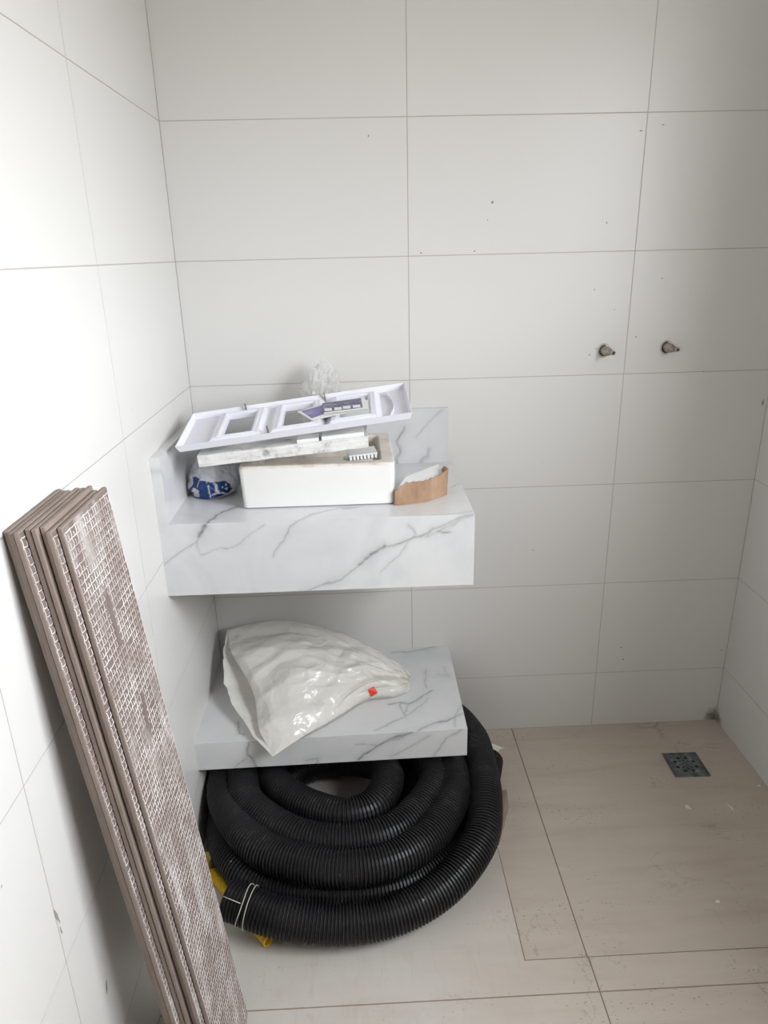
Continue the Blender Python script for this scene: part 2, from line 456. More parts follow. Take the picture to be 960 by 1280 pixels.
# ------------------------------------------------------------------ veined panels
def px(crop, pts):
    x0, y0, s = crop
    return [(x0 + a / s, y0 + b / s) for a, b in pts]
C1 = (180, 440, 2.182); C2 = (230, 760, 2.341); C7 = (170, 500, 4.925); CS = (440, 690, 4.0); CL = (170, 690, 3.7625); C3 = (400, 540, 4.571)
def veined(name, ax, val, a0, a1, b0, b1, veins, parent, back, step=.003, corner=None):
    """dense front sheet (axes other than ax) with a vein mask, closed by a slab of thickness back (signed)"""
    axes = [i for i in range(3) if i != ax]
    na, nb = max(2, int((a1 - a0) / step)), max(2, int((b1 - b0) / step))
    A = np.linspace(a0, a1, na + 1); B = np.linspace(b0, b1, nb + 1)
    GA, GB = np.meshgrid(A, B, indexing='ij')
    core = np.zeros_like(GA); halo = np.zeros_like(GA)
    # wobble so that veins are not straight
    WA = GA + .0022 * np.sin(GB * 90 + GA * 40) + .0011 * np.sin(GA * 260 + GB * 140 + 1.3)
    WB = GB + .0022 * np.sin(GA * 85 - GB * 50) + .0011 * np.sin(GB * 230 - GA * 170 + .4)
    for pts, w, s in veins:
        Q = [on(ax, val, *p) for p in pts]
        Q = [(q[axes[0]], q[axes[1]]) for q in Q]
        best = np.full(GA.shape, 9.0)
        for (xa, ya), (xb, yb) in zip(Q, Q[1:]):
            dx, dy = xb - xa, yb - ya; L2 = dx * dx + dy * dy + 1e-12
            tt = np.clip(((WA - xa) * dx + (WB - ya) * dy) / L2, 0, 1)
            best = np.minimum(best, np.hypot(WA - xa - tt * dx, WB - ya - tt * dy))
        core = np.maximum(core, s * np.exp(-(best / w) ** 2))
        halo = np.maximum(halo, s * np.exp(-(best / (w * 4.5)) ** 2))
    n = (na + 1) * (nb + 1)
    verts = np.zeros((n, 3)); verts[:, ax] = val; verts[:, axes[0]] = GA.ravel(); verts[:, axes[1]] = GB.ravel()
    idx = np.arange(n).reshape(na + 1, nb + 1)
    q = np.stack([idx[:-1, :-1], idx[1:, :-1], idx[1:, 1:], idx[:-1, 1:]], -1).reshape(-1, 4)
    bnd = list(idx[:, 0]) + list(idx[-1, 1:]) + list(idx[-2::-1, -1]) + list(idx[0, -2:0:-1])
    ext = verts[bnd].copy(); ext[:, ax] += back
    vall = verts.tolist() + ext.tolist()
    faces = q.tolist(); m = len(bnd)
    for i in range(m):
        k = (i + 1) % m
        faces.append([int(bnd[i]), int(bnd[k]), n + k, n + i])
    faces.append([n + i for i in range(m)][::-1])
    o = mesh_obj(name, vall, faces, m_marble.m, parent)
    bm = bmesh.new(); bm.from_mesh(o.data); bmesh.ops.recalc_face_normals(bm, faces=bm.faces); bm.to_mesh(o.data); bm.free()
    ca = o.data.color_attributes.new('vein', 'FLOAT_COLOR', 'POINT')
    col = np.zeros((len(vall), 4)); col[:, 3] = 1
    col[:n, 0] = core.ravel(); col[:n, 1] = halo.ravel() * .8
    col[n:, 0] = core.ravel()[bnd]; col[n:, 1] = halo.ravel()[bnd] * .8
    ca.data.foreach_set('color', col.ravel())
    return o

# the vanity counter
CX, CY, CZ0, CZ1, SPZ = .7235, -.455, .7655, .945, 1.102
ct = empty('vanity_counter', (0, 0, 0))
tag(ct, 'white grey-veined porcelain vanity counter with deep apron and low splashbacks on the wall', 'counter')
front_v = [
    (px(C7, [(432, 775), (410, 800), (388, 822), (385, 842)]), .0032, 1.0),
    (px(C7, [(385, 842), (370, 885), (320, 915), (262, 940), (215, 975), (175, 1010)]), .0016, .55),
    (px(C7, [(378, 880), (400, 950), (470, 930), (560, 912), (640, 880), (700, 830), (788, 775)]), .0013, .45),
    (px(C1, [(430, 455), (400, 480), (385, 505), (360, 545), (350, 560)]), .0016, .6),
    (px(C1, [(905, 438), (865, 452), (830, 468), (790, 480), (755, 503), (700, 520), (650, 533), (615, 562), (575, 590), (540, 617), (480, 640), (420, 655)]), .0022, .62),
    (px(C1, [(655, 528), (630, 548), (606, 565), (585, 580)]), .0035, .9),
    (px(C1, [(800, 488), (818, 494), (835, 492)]), .0016, .9),
    (px(C1, [(720, 470), (740, 500), (690, 560), (640, 600)]), .0016, .4),
    (px(C1, [(880, 440), (840, 475), (770, 500)]), .004, .35)]
top_v = [
    (px(C7, [(636, 655), (590, 668), (540, 690), (490, 715), (452, 745), (432, 775)]), .0028, .95),
    (px(C1, [(560, 425), (500, 431), (455, 444), (425, 458)]), .0018, .6),
    (px(C1, [(545, 428), (580, 424)]), .003, .7),
    (px(C3, [(800, 295), (770, 305), (740, 318)]), .0016, .4),
    (px(C3, [(880, 450), (760, 470), (640, 475)]), .002, .3)]
spb_v = [
    (px(C3, [(478, -20), (462, 20), (442, 60), (456, 110), (440, 150), (445, 190)]), .0032, .65),
    (px(C3, [(630, 95), (618, 130), (590, 150), (570, 170)]), .005, .4),
    (px(C1, [(815, 160), (790, 175), (770, 200), (740, 230)]), .002, .35)]
spl_v = [(px(C7, [(150, 420), (170, 470), (180, 520)]), .002, .3)]
spf_v = [(px(C7, [(112, 556), (130, 550), (150, 544)]), .0016, .7)]
veined('front_panel', 1, CY - .0004, 0, CX, CZ0, CZ1 - .0002, front_v, ct, .02)
veined('countertop', 2, CZ1 + .0001, .0228, CX, CY, -.0205, top_v, ct, -.02)
veined('side_panel', 0, CX - .0001, CY + .0202, 0, CZ0, CZ1 - .02, [], ct, -.02, .02)
boxes('underside_panel', [(0, CX - .022, CY + .0202, 0, CZ0 + .001, CZ0 + .02)], m_marble.m, ct)
veined('back_splash', 1, -.020, .0228, .7155, CZ1, SPZ, spb_v, ct, .02)
veined('side_splash', 0, .0228, CY, 0, CZ1, SPZ, spl_v, ct, -.0226)

# the lower shelf: hangs a little out of level, so its corners get their own heights
sh = empty('marble_shelf', (0, 0, 0))
tag(sh, 'thick white grey-veined porcelain shelf on the wall under the vanity counter', 'shelf')
SHX, SHY, SHZ = .7240, -.41, .315
def shelf_z(x, y): return .3085 + .0105 * x / SHX + .010 * (y - SHY) / -SHY
shelf_top_v = [
    (px(CS, [(468, 472), (420, 488), (360, 505), (270, 515), (200, 518)]), .003, .5),
    (px(CS, [(545, 818), (470, 850), (400, 866), (330, 892)]), .0022, .9),
    (px(CS, [(395, 705), (340, 738), (285, 766), (235, 762), (190, 765)]), .0020, .9),
    (px(CS, [(240, 762), (250, 790), (258, 820), (285, 770)]), .0013, .7),
    (px(CS, [(385, 740), (340, 780), (290, 812), (200, 855), (120, 895)]), .0014, .5),
    (px(CS, [(372, 600), (366, 640), (370, 690)]), .0026, .35),
    (px(CS, [(455, 590), (485, 640), (430, 620)]), .003, .3),
    (px(CL, [(480, 795), (478, 825), (492, 850), (508, 857)]), .0018, .95),
    (px(CS, [(560, 760), (520, 810), (510, 880)]), .003, .35)]
shelf_front_v = [
    (px(C2, [(672, 362), (620, 380), (560, 405), (530, 425), (512, 445)]), .0026, .95),
    (px(C2, [(640, 380), (580, 400), (540, 400), (500, 400)]), .0014, .5),
    (px(C2, [(812, 358), (770, 385), (745, 415), (732, 435)]), .0022, .5),
    (px(C2, [(720, 375), (650, 415), (600, 435)]), .0016, .4),
    (px(C2, [(192, 390), (182, 425), (200, 440), (215, 462)]), .0026, .85),
    (px(C2, [(360, 443), (392, 436), (390, 452)]), .0022, .6),
    (px(C2, [(180, 440), (150, 460)]), .003, .4)]
st_ = veined('shelf_top', 2, SHZ + .0002, 0, SHX, SHY, 0, shelf_top_v, sh, -.02)
sf_ = veined('front_panel', 1, SHY - .0004, 0, SHX, SHZ - .085, SHZ, shelf_front_v, sh, .02)
sb_ = boxes('underside_panel', [(0, SHX, SHY + .0205, 0, SHZ - .085, SHZ - .0203)], m_marble.m, sh)
for o in (st_, sf_, sb_):
    for v in o.data.vertices:
        v.co.z += shelf_z(v.co.x, v.co.y) - SHZ

# ------------------------------------------------------------------ plank stack
NEAR = [-1.112, -1.1185, -1.123, -1.111, -1.1125, -1.1060, -1.1120, -1.0978]
TOPZ = [1.186, 1.1855, 1.187, 1.187, 1.187, 1.188, 1.1825, 1.1825]
PW, PT, LEAN, PITCH = .1770, .0074, .0975, .0089
ORD = ['plank leaning first against the white wall, innermost of the taupe stack', 'second taupe plank from the white wall in the leaning stack',
       'third taupe plank from the white wall, its ribbed back peeping out', 'fourth taupe plank from the white wall in the leaning stack',
       'fifth taupe plank from the white wall in the leaning stack', 'sixth taupe plank from the white wall in the leaning stack',
       'seventh taupe plank from the white wall, next to the outermost plank', 'outermost taupe plank of the leaning stack, white ribbed back in full view']
def rib_net(w, l, cw=.0165, cl=.0128, full=True, rng=None):
    """raised net on a tile back: scalloped cross ribs and hooked long ribs; local y across, z along, x outwards"""
    V, Fc = [], []
    def rib(pts, r=.0007, hgt=.0007):
        n0 = len(V)
        for i, (y, z) in enumerate(pts):
            a = pts[max(0, i - 1)]; b = pts[min(len(pts) - 1, i + 1)]
            dy, dz = b[0] - a[0], b[1] - a[1]; L = math.hypot(dy, dz) + 1e-9
            ny, nz = -dz / L * r, dy / L * r
            V.extend([(-.0002, y - ny * 1.5, z - nz * 1.5), (hgt, y, z), (-.0002, y + ny * 1.5, z + nz * 1.5)])
        for i in range(len(pts) - 1):
            a = n0 + 3 * i
            Fc.extend([(a, a + 3, a + 4, a + 1), (a + 1, a + 4, a + 5, a + 2)])
    ny, nz = int(w / cw), int(l / cl); cl = l / nz
    for iz in range(nz):
        z = cl * (iz + .5); pts = []
        for iy in range(ny * 6 + 1):
            fr = (iy % 6) / 6
            y = w * iy / (ny * 6)
            pts.append((y, z - .0014 * (math.sin(PI * fr)) + rng.uniform(-.0003, .0003)))
        rib(pts)
    for iy in range(ny + 1):
        for iz in range(nz - 1):
            if rng.random() < .02: continue
            y = w * iy / ny + rng.uniform(-.0004, .0004); z = cl * (iz + .5)
            y2 = y + w / ny * .48
            if y2 < w - .002: rib([(y2, z + .0002), (y2 + .0006, z + cl * .35), (y2 - .0010, z + cl * rng.uniform(.45, .75))], .0006)
            rib([(y, z), (y + .0010, z + cl * .4), (y + .0004, z + cl * .75), (y - .0014, z + cl * 1.0)], .0007)
    return V, Fc
for i in range(8):
    xt = PITCH * i                                   # inner face at the top edge
    L = TOPZ[i] / math.cos(math.atan(LEAN))
    root = empty('plank_tile', (xt + LEAN * TOPZ[i] + .0008, NEAR[i], ST))
    root.rotation_euler = (0, -math.atan(LEAN), 0)
    tag(root, ORD[i], 'tile', 'taupe planks leaning on the wall')
    root.location.z += .0
    L -= .006
    bm = bmesh.new(); add_box(bm, 0, PT, 0, PW, 0, L, bevel=.0012, seg=1)
    bm_obj('body', bm, m_plank.m, root)
    rng = random.Random(100 + i)
    if i in (2, 6, 7):
        ww = PW - .004 if i == 7 else .045
        V, Fc = rib_net(ww, L - .006, rng=rng)
        V = [(x + PT, y + .002, z + .004) for x, y, z in V]
        net = mesh_obj('ribbed_back', V, Fc, m_net.m, root); net['kind'] = 'stuff'
        bk = mesh_obj('back_face', [(PT + .0001, .001, .002), (PT + .0001, PW - .001, .002), (PT + .0001, PW - .001, L - .002), (PT + .0001, .001, L - .002)],
                      [(0, 1, 2, 3)], m_plank_back.m, root)
    if i == 7:
        # two moulded direction arrows
        def arrow(cy, cz, ang, s):
            P2 = [(0, .5), (.16, .08), (.06, .1), (.06, -.5), (-.06, -.5), (-.06, .1), (-.16, .08)]
            pts = [(cy + s * (a * math.cos(ang) - b * math.sin(ang)), cz + s * (a * math.sin(ang) + b * math.cos(ang))) for a, b in P2]
            n = len(pts)
            v = [(PT, y, z) for y, z in pts] + [(PT + .0016, cy + (y - cy) * .9, cz + (z - cz) * .9) for y, z in pts]
            f = [tuple(range(n, 2 * n))] + [(k, (k + 1) % n, (k + 1) % n + n, k + n) for k in range(n)]
            mesh_obj('moulded_arrow', v, f, m_plank_back.m, root)
        arrow(.072, L - .17, 0.0, .105); arrow(.088, L - .37, PI * .93, .10)
# ------------------------------------------------------------------ hose coil
HR = .0455
zl, zu = HR + ST + .002, .146
def V3(x, y, z): return Vector((x, y, z))
hp = [on(2, .100, 285, 1124), on(2, .096, 302, 1130), on(2, .082, 350, 1147), on(2, .064, 430, 1155), on(2, .066, 500, 1141), on(2, .085, 560, 1104), on(2, .115, 600, 1050),
      on(2, .135, 607, 1000), on(2, .140, 600, 952), on(2, .142, 588, 918),
      V3(.705, -.085, .14), V3(.55, -.062, .14), V3(.36, -.06, .14), V3(.20, -.085, .14), V3(.085, -.19, .145),
      on(2, zu - .01, 279, 985), on(2, zu, 304, 1040), on(2, zu, 350, 1072), on(2, zu, 430, 1085), on(2, zu, 500, 1071), on(2, zu, 546, 1033), on(2, zu, 568, 980),
      V3(.655, -.22, zu), V3(.53, -.125, zu), V3(.37, -.105, zu), V3(.20, -.15, zu), V3(.11, -.26, zu + .01),
      on(2, zu + .012, 303, 985), on(2, zu + .01, 320, 1015), on(2, zu + .005, 370, 1045), on(2, zu, 430, 1053), on(2, zu, 490, 1040), on(2, zu, 529, 1005), on(2, zu, 543, 970),
      V3(.595, -.26, .15), V3(.50, -.17, .15), V3(.37, -.15, .15), V3(.24, -.20, .15), V3(.185, -.29, .15),
      on(2, .14, 341, 975), on(2, .14, 370, 1000), on(2, .14, 410, 1016), on(2, .14, 440, 1018), on(2, .14, 470, 1005), on(2, .14, 485, 972),
      V3(.475, -.29, .12), V3(.38, -.245, .10), V3(.28, -.245, .08), V3(.195, -.29, .06), V3(.165, -.37, zl), V3(.21, -.47, zl), V3(.36, -.545, zl), V3(.50, -.48, zl), V3(.585, -.34, zl),
      V3(.55, -.17, zl), V3(.40, -.075, zl), V3(.22, -.09, zl), V3(.10, -.18, zl), V3(.062, -.30, zl), on(2, zl + .008, 279, 1040), on(2, zl + .018, 299, 1083), on(2, zl + .006, 342, 1109), on(2, zl, 430, 1117),
      on(2, zl, 500, 1106), on(2, zl, 560, 1074), on(2, zl, 592, 1030), V3(.772, -.36, zl), V3(.802, -.28, zl), V3(.822, -.215, zl)]
path = resample(catmull(hp, 16), .0084 / 4)
prof = [HR, HR, HR - .0060, HR - .0060]
radii = [prof[i % 4] for i in range(len(path))]
v, f = tube(path, radii, 22, caps=False)
# both ends: turn the lip inwards and run a short way back inside, then a floor
seg = 22
def end_cap(i0, direction):
    p = path[i0]; base = i0 * seg
    n0 = len(v); ring = [v[base + k] for k in range(seg)]
    c = p
    for rr, off in ((.90, 0.0), (.88, .05)):
        for q in ring:
            dirv = (q - c).normalized()
            v.append(c + dirv * HR * rr + direction * off)
    for k in range(seg):
        k2 = (k + 1) % seg
        f.append((base + k, base + k2, n0 + k2, n0 + k)); f.append((n0 + k, n0 + k2, n0 + seg + k2, n0 + seg + k))
    f.append(tuple(n0 + seg + k for k in range(seg)))
end_cap(0, (path[20] - path[0]).normalized()); end_cap(len(path) - 1, (path[-21] - path[-1]).normalized())
hose = empty('corrugated_hose', (.4, -.36, 0))
tag(hose, 'coiled black corrugated drainage hose on the floor under the marble shelf', 'hose')
ho = mesh_obj('coil', v, f, m_hose.m, hose, smooth=False); ho.location = (-.4, .36, 0)
# binding wire near the free end
def frame_at(i):
    t = (path[i + 6] - path[max(0, i - 6)]).normalized(); s = t.cross(Vector((0, 0, 1))).normalized(); return path[i], t, s, s.cross(t)
loops = []
p, t_, s_, b_ = frame_at(22)
loops.append([p + (s_ * math.cos(a) + b_ * math.sin(a)) * (HR + .0012) + t_ * .004 * math.sin(a * 2) for a in [2 * PI * k / 30 for k in range(31)]])
p2, t2, s2, b2 = frame_at(28)
loops.append([p2 + (s2 * math.cos(a) + b2 * math.sin(a)) * (HR + .0025) + t2 * .006 * math.cos(a) for a in [2 * PI * k / 30 for k in range(31)]])
camd = (Vector(CAM.tolist()) - p).normalized()
side = (camd - t_ * camd.dot(t_)).normalized()
loops.append([p + side * (HR + .003), p - t_ * .02 + side * (HR + .003), p - t_ * .044 + side * (HR + .001), p - t_ * .05 + side * (HR - .012)])
VV, FF = [], []
for lp in loops:
    a, b = tube(lp, [.0011] * len(lp), 6); o0 = len(VV); VV += a; FF += [tuple(q + o0 for q in ff) for ff in b]
wo = mesh_obj('binding_wire', VV, FF, m_wire.m, hose, True); wo.location = (-.4, .36, 0)

# yellow conduit off-cut poking out under the hose end
a, b = on(2, ST + .014, 265, 1091), on(2, ST + .014, 336, 1177)
cp = resample([a, b], .0064 / 4)
cr = [(.0140, .0140, .0110, .0110)[i % 4] for i in range(len(cp))]
v, f = tube(cp, cr, 18, caps=False)
d = (a - b).normalized(); n0 = len(v)
for base, dr in ((0, -d), (len(cp) - 1, d)):
    c = cp[base]; m0 = len(v)
    for rr, off in ((.0116, 0), (.0105, .05)):
        for k in range(18): v.append(c + (v[base * 18 + k] - c).normalized() * rr + dr * off)
    for k in range(18):
        k2 = (k + 1) % 18
        f.append((base * 18 + k, base * 18 + k2, m0 + k2, m0 + k)); f.append((m0 + k, m0 + k2, m0 + 18 + k2, m0 + 18 + k))
tag(mesh_obj('conduit_offcut', v, f, m_yellow.m), 'bright yellow ribbed conduit piece poking out under the end of the hose', 'conduit')
# pale yellow tube standing behind the planks
c = on(2, ST, 258, 1092)
prof_ = [(.016, 0), (.018, .002), (.0195, .052), (.0195, .054), (.0175, .054), (.0165, .004), (0.0005, .004)]
v, f = [], []
for r, z in prof_:
    for k in range(20): v.append((c.x + r * math.cos(2 * PI * k / 20), c.y + r * math.sin(2 * PI * k / 20), ST + z))
for i in range(len(prof_) - 1):
    for k in range(20): f.append((i * 20 + k, i * 20 + (k + 1) % 20, (i + 1) * 20 + (k + 1) % 20, (i + 1) * 20 + k))
tag(mesh_obj('plastic_cup', v, f, m_cream.m, None, True), 'pale yellow open-topped plastic tube standing between the planks and the hose', 'tube')

# cardboard strip beside the hose and a curl of white paper
pts = [on(2, 0, 615, 1062), on(2, 0, 624, 1056), on(2, 0, 636, 1010), on(2, 0, 634, 990), on(2, 0, 626, 990), on(2, 0, 620, 1030)]
v = [(p.x, p.y, .0005) for p in pts] + [(p.x - .001, p.y, .006 + .003 * (k % 2)) for k, p in enumerate(pts)]
n = 6
f = [tuple(range(n, 2 * n)), tuple(reversed(range(n)))] + [(k, (k + 1) % n, (k + 1) % n + n, k + n) for k in range(n)]
tag(mesh_obj('cardboard_strip', v, f, m_card_pale.m), 'torn brown cardboard strip tucked against the outside of the hose coil', 'cardboard')
b0, b1 = on(2, .001, 606, 945), on(2, .001, 621, 942)
v, f = [], []
nu, nv = 10, 8
for iu in range(nu + 1):
    for iv in range(nv + 1):
        u_, w_ = iu / nu, iv / nv
        q = b0.lerp(b1, u_)
        v.append(q + Vector((.012 * w_ * w_ * (1 + u_) + .003 * math.sin(6 * u_ + 2 * w_), .012 * w_ + .005 * math.sin(5 * u_), (.036 - .016 * abs(u_ - .35) - .010 * u_) * math.sin(1.9 * w_))))
for iu in range(nu):
    for iv in range(nv):
        a = iu * (nv + 1) + iv; f.append((a, a + 1, a + nv + 2, a + nv + 1))
tag(mesh_obj('paper_scrap', v, f, m_paper.m, None, True), 'small curled white paper scrap on the floor behind the hose', 'paper')

# ------------------------------------------------------------------ white bag on the shelf
ks = [0, .15, .3, .5, .7, .87, 1]
Apx = [((284, 788), -.075), ((318, 779), -.06), ((360, 776), -.055), ((420, 789), -.075), ((470, 812), -.115), ((503, 832), -.16), ((515, 846), -.20)]
Bpx = [((341, 946), .302), ((366, 929), .322), ((396, 910), .334), ((425, 893), .335), ((456, 873), .337), ((490, 868), .337), ((508, 862), .337)]
A_ = [on(1, y, *p) for p, y in Apx]; B_ = [on(2, z, *p) for p, z in Bpx]
def rail(P, t): 
    i = 0
    while i < len(ks) - 2 and ks[i + 1] < t: i += 1
    k = (t - ks[i]) / (ks[i + 1] - ks[i])
    p0, p1, p2, p3 = P[max(0, i - 1)], P[i], P[i + 1], P[min(len(P) - 1, i + 2)]
    return 0.5 * ((2 * p1) + (p2 - p0) * k + (2 * p0 - 5 * p1 + 4 * p2 - p3) * k * k + (3 * p1 - p0 - 3 * p2 + p3) * k ** 3)
NU, NV = 150, 110
frng = random.Random(21); FOLDS = []
for _ in range(46):
    an = frng.uniform(-.9, .9) + (PI / 2 if frng.random() < .35 else 0)
    FOLDS.append((math.sin(an), math.cos(an), frng.uniform(-.15, 1.05), frng.choice((-1, 1)) * frng.uniform(.004, .011), frng.uniform(.05, .16), frng.uniform(.1, .95), frng.uniform(.15, .4), frng.random() * 50))
def crumple_h(u, t):
    h = 0
    for nx_, ny_, c_, a_, w_, uc, ul, sd in FOLDS:
        d = u * nx_ + t * ny_ - c_ * (abs(nx_) * .5 + abs(ny_)) + .03 * noise.noise(Vector((u * 5 + sd, t * 5, sd)))
        al = (u * ny_ - t * nx_) - (uc * ny_ - uc * nx_)
        h += a_ * max(0, 1 - abs(d) / w_) * math.exp(-(al / ul) ** 2)
    return h
v, f = [], []
out_dir = Vector((-.05, -.55, .83)).normalized()
for iu in range(NU + 1):
    u = iu / NU
    a, b = rail(A_, u), rail(B_, u)
    for iv in range(NV + 1):
        t = iv / NV
        p = a.lerp(b, t)
        amp = .006 + .030 * math.sin(PI * min(1, u * 1.02)) ** .8 + .016 * u
        bul = amp * math.sin(PI * t) ** .6
        # folds fan out from the twisted end; broad flat facets between sharp creases
        fan = (t - .62) / (1.15 - u)
        g1 = noise.noise(Vector((fan * 2.1, u * 1.5, 1.3))); g2 = noise.noise(Vector((fan * 4.3 + 3, u * 3.2, 6.3)))
        g3 = noise.noise(Vector((u * 9 + t * 3, t * 10 - u * 4, 2.2)))
        cr_ = .012 * (.30 - abs(g1)) + .008 * (.28 - abs(g2)) + .004 * (.25 - abs(g3)) + crumple_h(u, t)
        tw = .012 * (.3 - abs(noise.noise(Vector((u * 8, t * 9, 9.2))))) * max(0, u - .55) / .45
        wgt = min(1, 6 * t) * min(1, 6 * (1 - t))
        p = p + out_dir * (bul + (cr_ + tw) * wgt)
        # deep fold beside the red tape: runs down from the twist to the lower edge
        fd = abs((t - .70) - (u - .72) * -.9)
        p = p - out_dir * .020 * math.exp(-(fd / .03) ** 2) * max(0, min(1, (u - .35) * 3)) * wgt
        if u < .12:
            p = p + Vector((-.010 * math.sin(t * 9) * (1 - u / .12) * wgt, 0, 0))
        p.z = max(p.z, shelf_z(p.x, p.y) + .008 if p.y > SHY - .005 else p.z)
        v.append(p)
nA = len(v)
def idx(iu, iv): return iu * (NV + 1) + iv
for iu in range(NU):
    for iv in range(NV): f.append((idx(iu, iv), idx(iu, iv + 1), idx(iu + 1, iv + 1), idx(iu + 1, iv)))
# lower sheet; at the mouth its lip stands off to the side
lip_k = [0, .2, .45, .65, .85, 1]
lip = [A_[0], on(2, .425, 277, 815), on(2, .372, 278, 856), on(2, .345, 294, 890), on(2, .325, 316, 924), B_[0]]
NL = 40
for iu in range(NU + 1):
    u = iu / NU
    a, b = rail(A_, u), rail(B_, u)
    for iv in range(NL + 1):
        t = iv / NL
        c = a.lerp(b, t)
        zs = shelf_z(c.x, c.y) + .004
        low = Vector((c.x, c.y, max(zs, a.z + (zs - a.z) * min(1, t * 2.2)) if c.y > SHY else c.z - .004))
        lp = Vector((lerp_list(lip_k, [q.x for q in lip], t), lerp_list(lip_k, [q.y for q in lip], t), lerp_list(lip_k, [q.z for q in lip], t)))
        w = max(0, 1 - u / .35) ** 1.5
        p = low.lerp(lp, w)
        edge = min(1, 8 * t) * min(1, 8 * (1 - t))
        p = p + Vector((.004 * ridge(u * 5, t * 6, 3.3), 0, .003 * ridge(u * 6, t * 5, 7.7))) * edge * w
        if iv == 0: p = v[idx(iu, 0)].copy()
        if iv == NL: p = v[idx(iu, NV)].copy()
        if p.y > SHY: p.z = max(p.z, shelf_z(p.x, p.y) + .003)
        v.append(p)
for iu in range(NU):
    for iv in range(NL):
        q = nA + iu * (NL + 1) + iv; f.append((q, q + NL + 1, q + NL + 2, q + 1))
# closed end
bag = empty('plastic_bag', (.33, -.24, .32))
tag(bag, 'crumpled glossy white plastic bag lying on the marble shelf, mouth open', 'bag')
film_o = mesh_obj('bag_film', v, f, m_bag, bag, True); film_o.location = (-.33, .24, -.32)
def hit(verts, u, w, tol=.006):
    d = ray(u, w); d = d / np.linalg.norm(d)
    P = np.array([tuple(q) for q in verts]) - CAM
    al = P @ d; dist = np.linalg.norm(P - al[:, None] * d, axis=1)
    k = np.where(dist < tol)[0]
    k = k[np.argmin(al[k])] if len(k) else int(np.argmin(dist))
    return Vector((CAM + al[k] * d).tolist())
rp = [hit(v[:nA], *q) for q in ((460, 863), (467, 858), (472, 866), (464, 871))]
cc = sum(rp, Vector()) / 4
rp = [cc + (q - cc) + out_dir * .004 for q in rp]
rv = rp + [q - out_dir * .006 for q in rp]
tt_ = on(2, cc.z, 478, 862)
rf = [(0, 1, 2, 3), (4, 7, 6, 5)] + [(k, k + 4, (k + 1) % 4 + 4, (k + 1) % 4) for k in range(4)]
ro = mesh_obj('red_tape', rv, rf, m_red.m, bag); ro.location = (-.33, .24, -.32); ro['label'] = 'small red tape tab'

# ------------------------------------------------------------------ basin with clutter on the counter
bx0, bx1, by0, by1, bz0, bz1 = .177, .545, -.371, -.072, CZ1 + .001, 1.051
def rrect(x0, x1, y0, y1, r, n=5):
    pts = []
    for cx_, cy_, a0 in ((x1 - r, y1 - r, 0), (x0 + r, y1 - r, PI / 2), (x0 + r, y0 + r, PI), (x1 - r, y0 + r, 1.5 * PI)):
        for k in range(n + 1):
            an = a0 + PI / 2 * k / n; pts.append((cx_ + r * math.cos(an), cy_ + r * math.sin(an)))
    return pts
def loft(levels, close_last=True, close_first=True):
    v, f = [], []
    for (x0, x1, y0, y1, r, z) in levels: v += [(x, y, z) for x, y in rrect(x0, x1, y0, y1, r)]
    m = 24
    for i in range(len(levels) - 1):
        for k in range(m): f.append((i * m + k, i * m + (k + 1) % m, (i + 1) * m + (k + 1) % m, (i + 1) * m + k))
    if close_first: f.append(tuple(reversed(range(m))))
    if close_last: f.append(tuple((len(levels) - 1) * m + k for k in range(m)))
    return v, f
basin = empty('ceramic_basin', ((bx0 + bx1) / 2, (by0 + by1) / 2, CZ1))
tag(basin, 'rectangular white ceramic basin with dusty beige inside standing on the vanity counter', 'basin')
ofs = (-(bx0 + bx1) / 2, -(by0 + by1) / 2, -CZ1)
s = .006
v, f = loft([(bx0 + s, bx1 - s * .3, by0 + .006, by1 - s, .012, bz0), (bx0 + s * .6, bx1 - s * .1, by0 + .002, by1 - .003, .012, bz0 + .003),
             (bx0, bx1, by0, by1, .012, bz1 - .006)], False)
o = mesh_obj('shell', v, f, m_ceramic.m, basin, True); o.location = ofs
em = o.modifiers.new('edge', 'EDGE_SPLIT'); em.split_angle = math.radians(50)
v, f = loft([(bx0, bx1, by0, by1, .012, bz1 - .006), (bx0 + .0015, bx1 - .0015, by0 + .0015, by1 - .0015, .012, bz1 - .001), (bx0 + .004, bx1 - .004, by0 + .004, by1 - .004, .012, bz1),
             (bx0 + .022, bx1 - .030, by0 + .022, by1 - .022, .014, bz1), (bx0 + .026, bx1 - .034, by0 + .026, by1 - .026, .014, bz1 - .004),
             (bx0 + .032, bx1 - .040, by0 + .032, by1 - .032, .02, bz0 + .05)], True, False)
o = mesh_obj('unglazed_interior', v, f, m_clay.m, basin); o.location = ofs

# white toothed plastic strips lying in the basin
def toothed(y, z, x0, x1, rz, rx, label):
    root = empty('toothed_strip', ((x0 + x1) / 2, y, z)); root.rotation_euler = (rx, -.06, rz)
    w = x1 - x0; bm = bmesh.new(); add_box(bm, -w / 2, w / 2, -.012, .05, 0, .0035); bm_obj('strip', bm, m_white_plastic.m, root)
    n = int(w / .0085)
    tm = None
    for k in range(n):
        if tm is None:
            bm = bmesh.new(); add_box(bm, -.0027, .0027, -.004, .004, -.009, 0.0002); bmesh.ops.recalc_face_normals(bm, faces=bm.faces)
            tm = bpy.data.meshes.new('tooth'); bm.to_mesh(tm); bm.free(); tm.materials.append(m_white_plastic.m)
        to = bpy.data.objects.new('tooth', tm); COL.objects.link(to); to.parent = root
        to.location = (-w / 2 + (k + .5) * w / n, -.008, 0)
    tag(root, label, 'plastic strip', 'toothed strips in the basin')
toothed(-.325, 1.0385, .425, .495, .06, 0, 'lower white toothed plastic strip lying in the ceramic basin')
toothed(-.300, 1.0535, .435, .505, .10, 0, 'upper white toothed plastic strip stacked on the other in the basin')

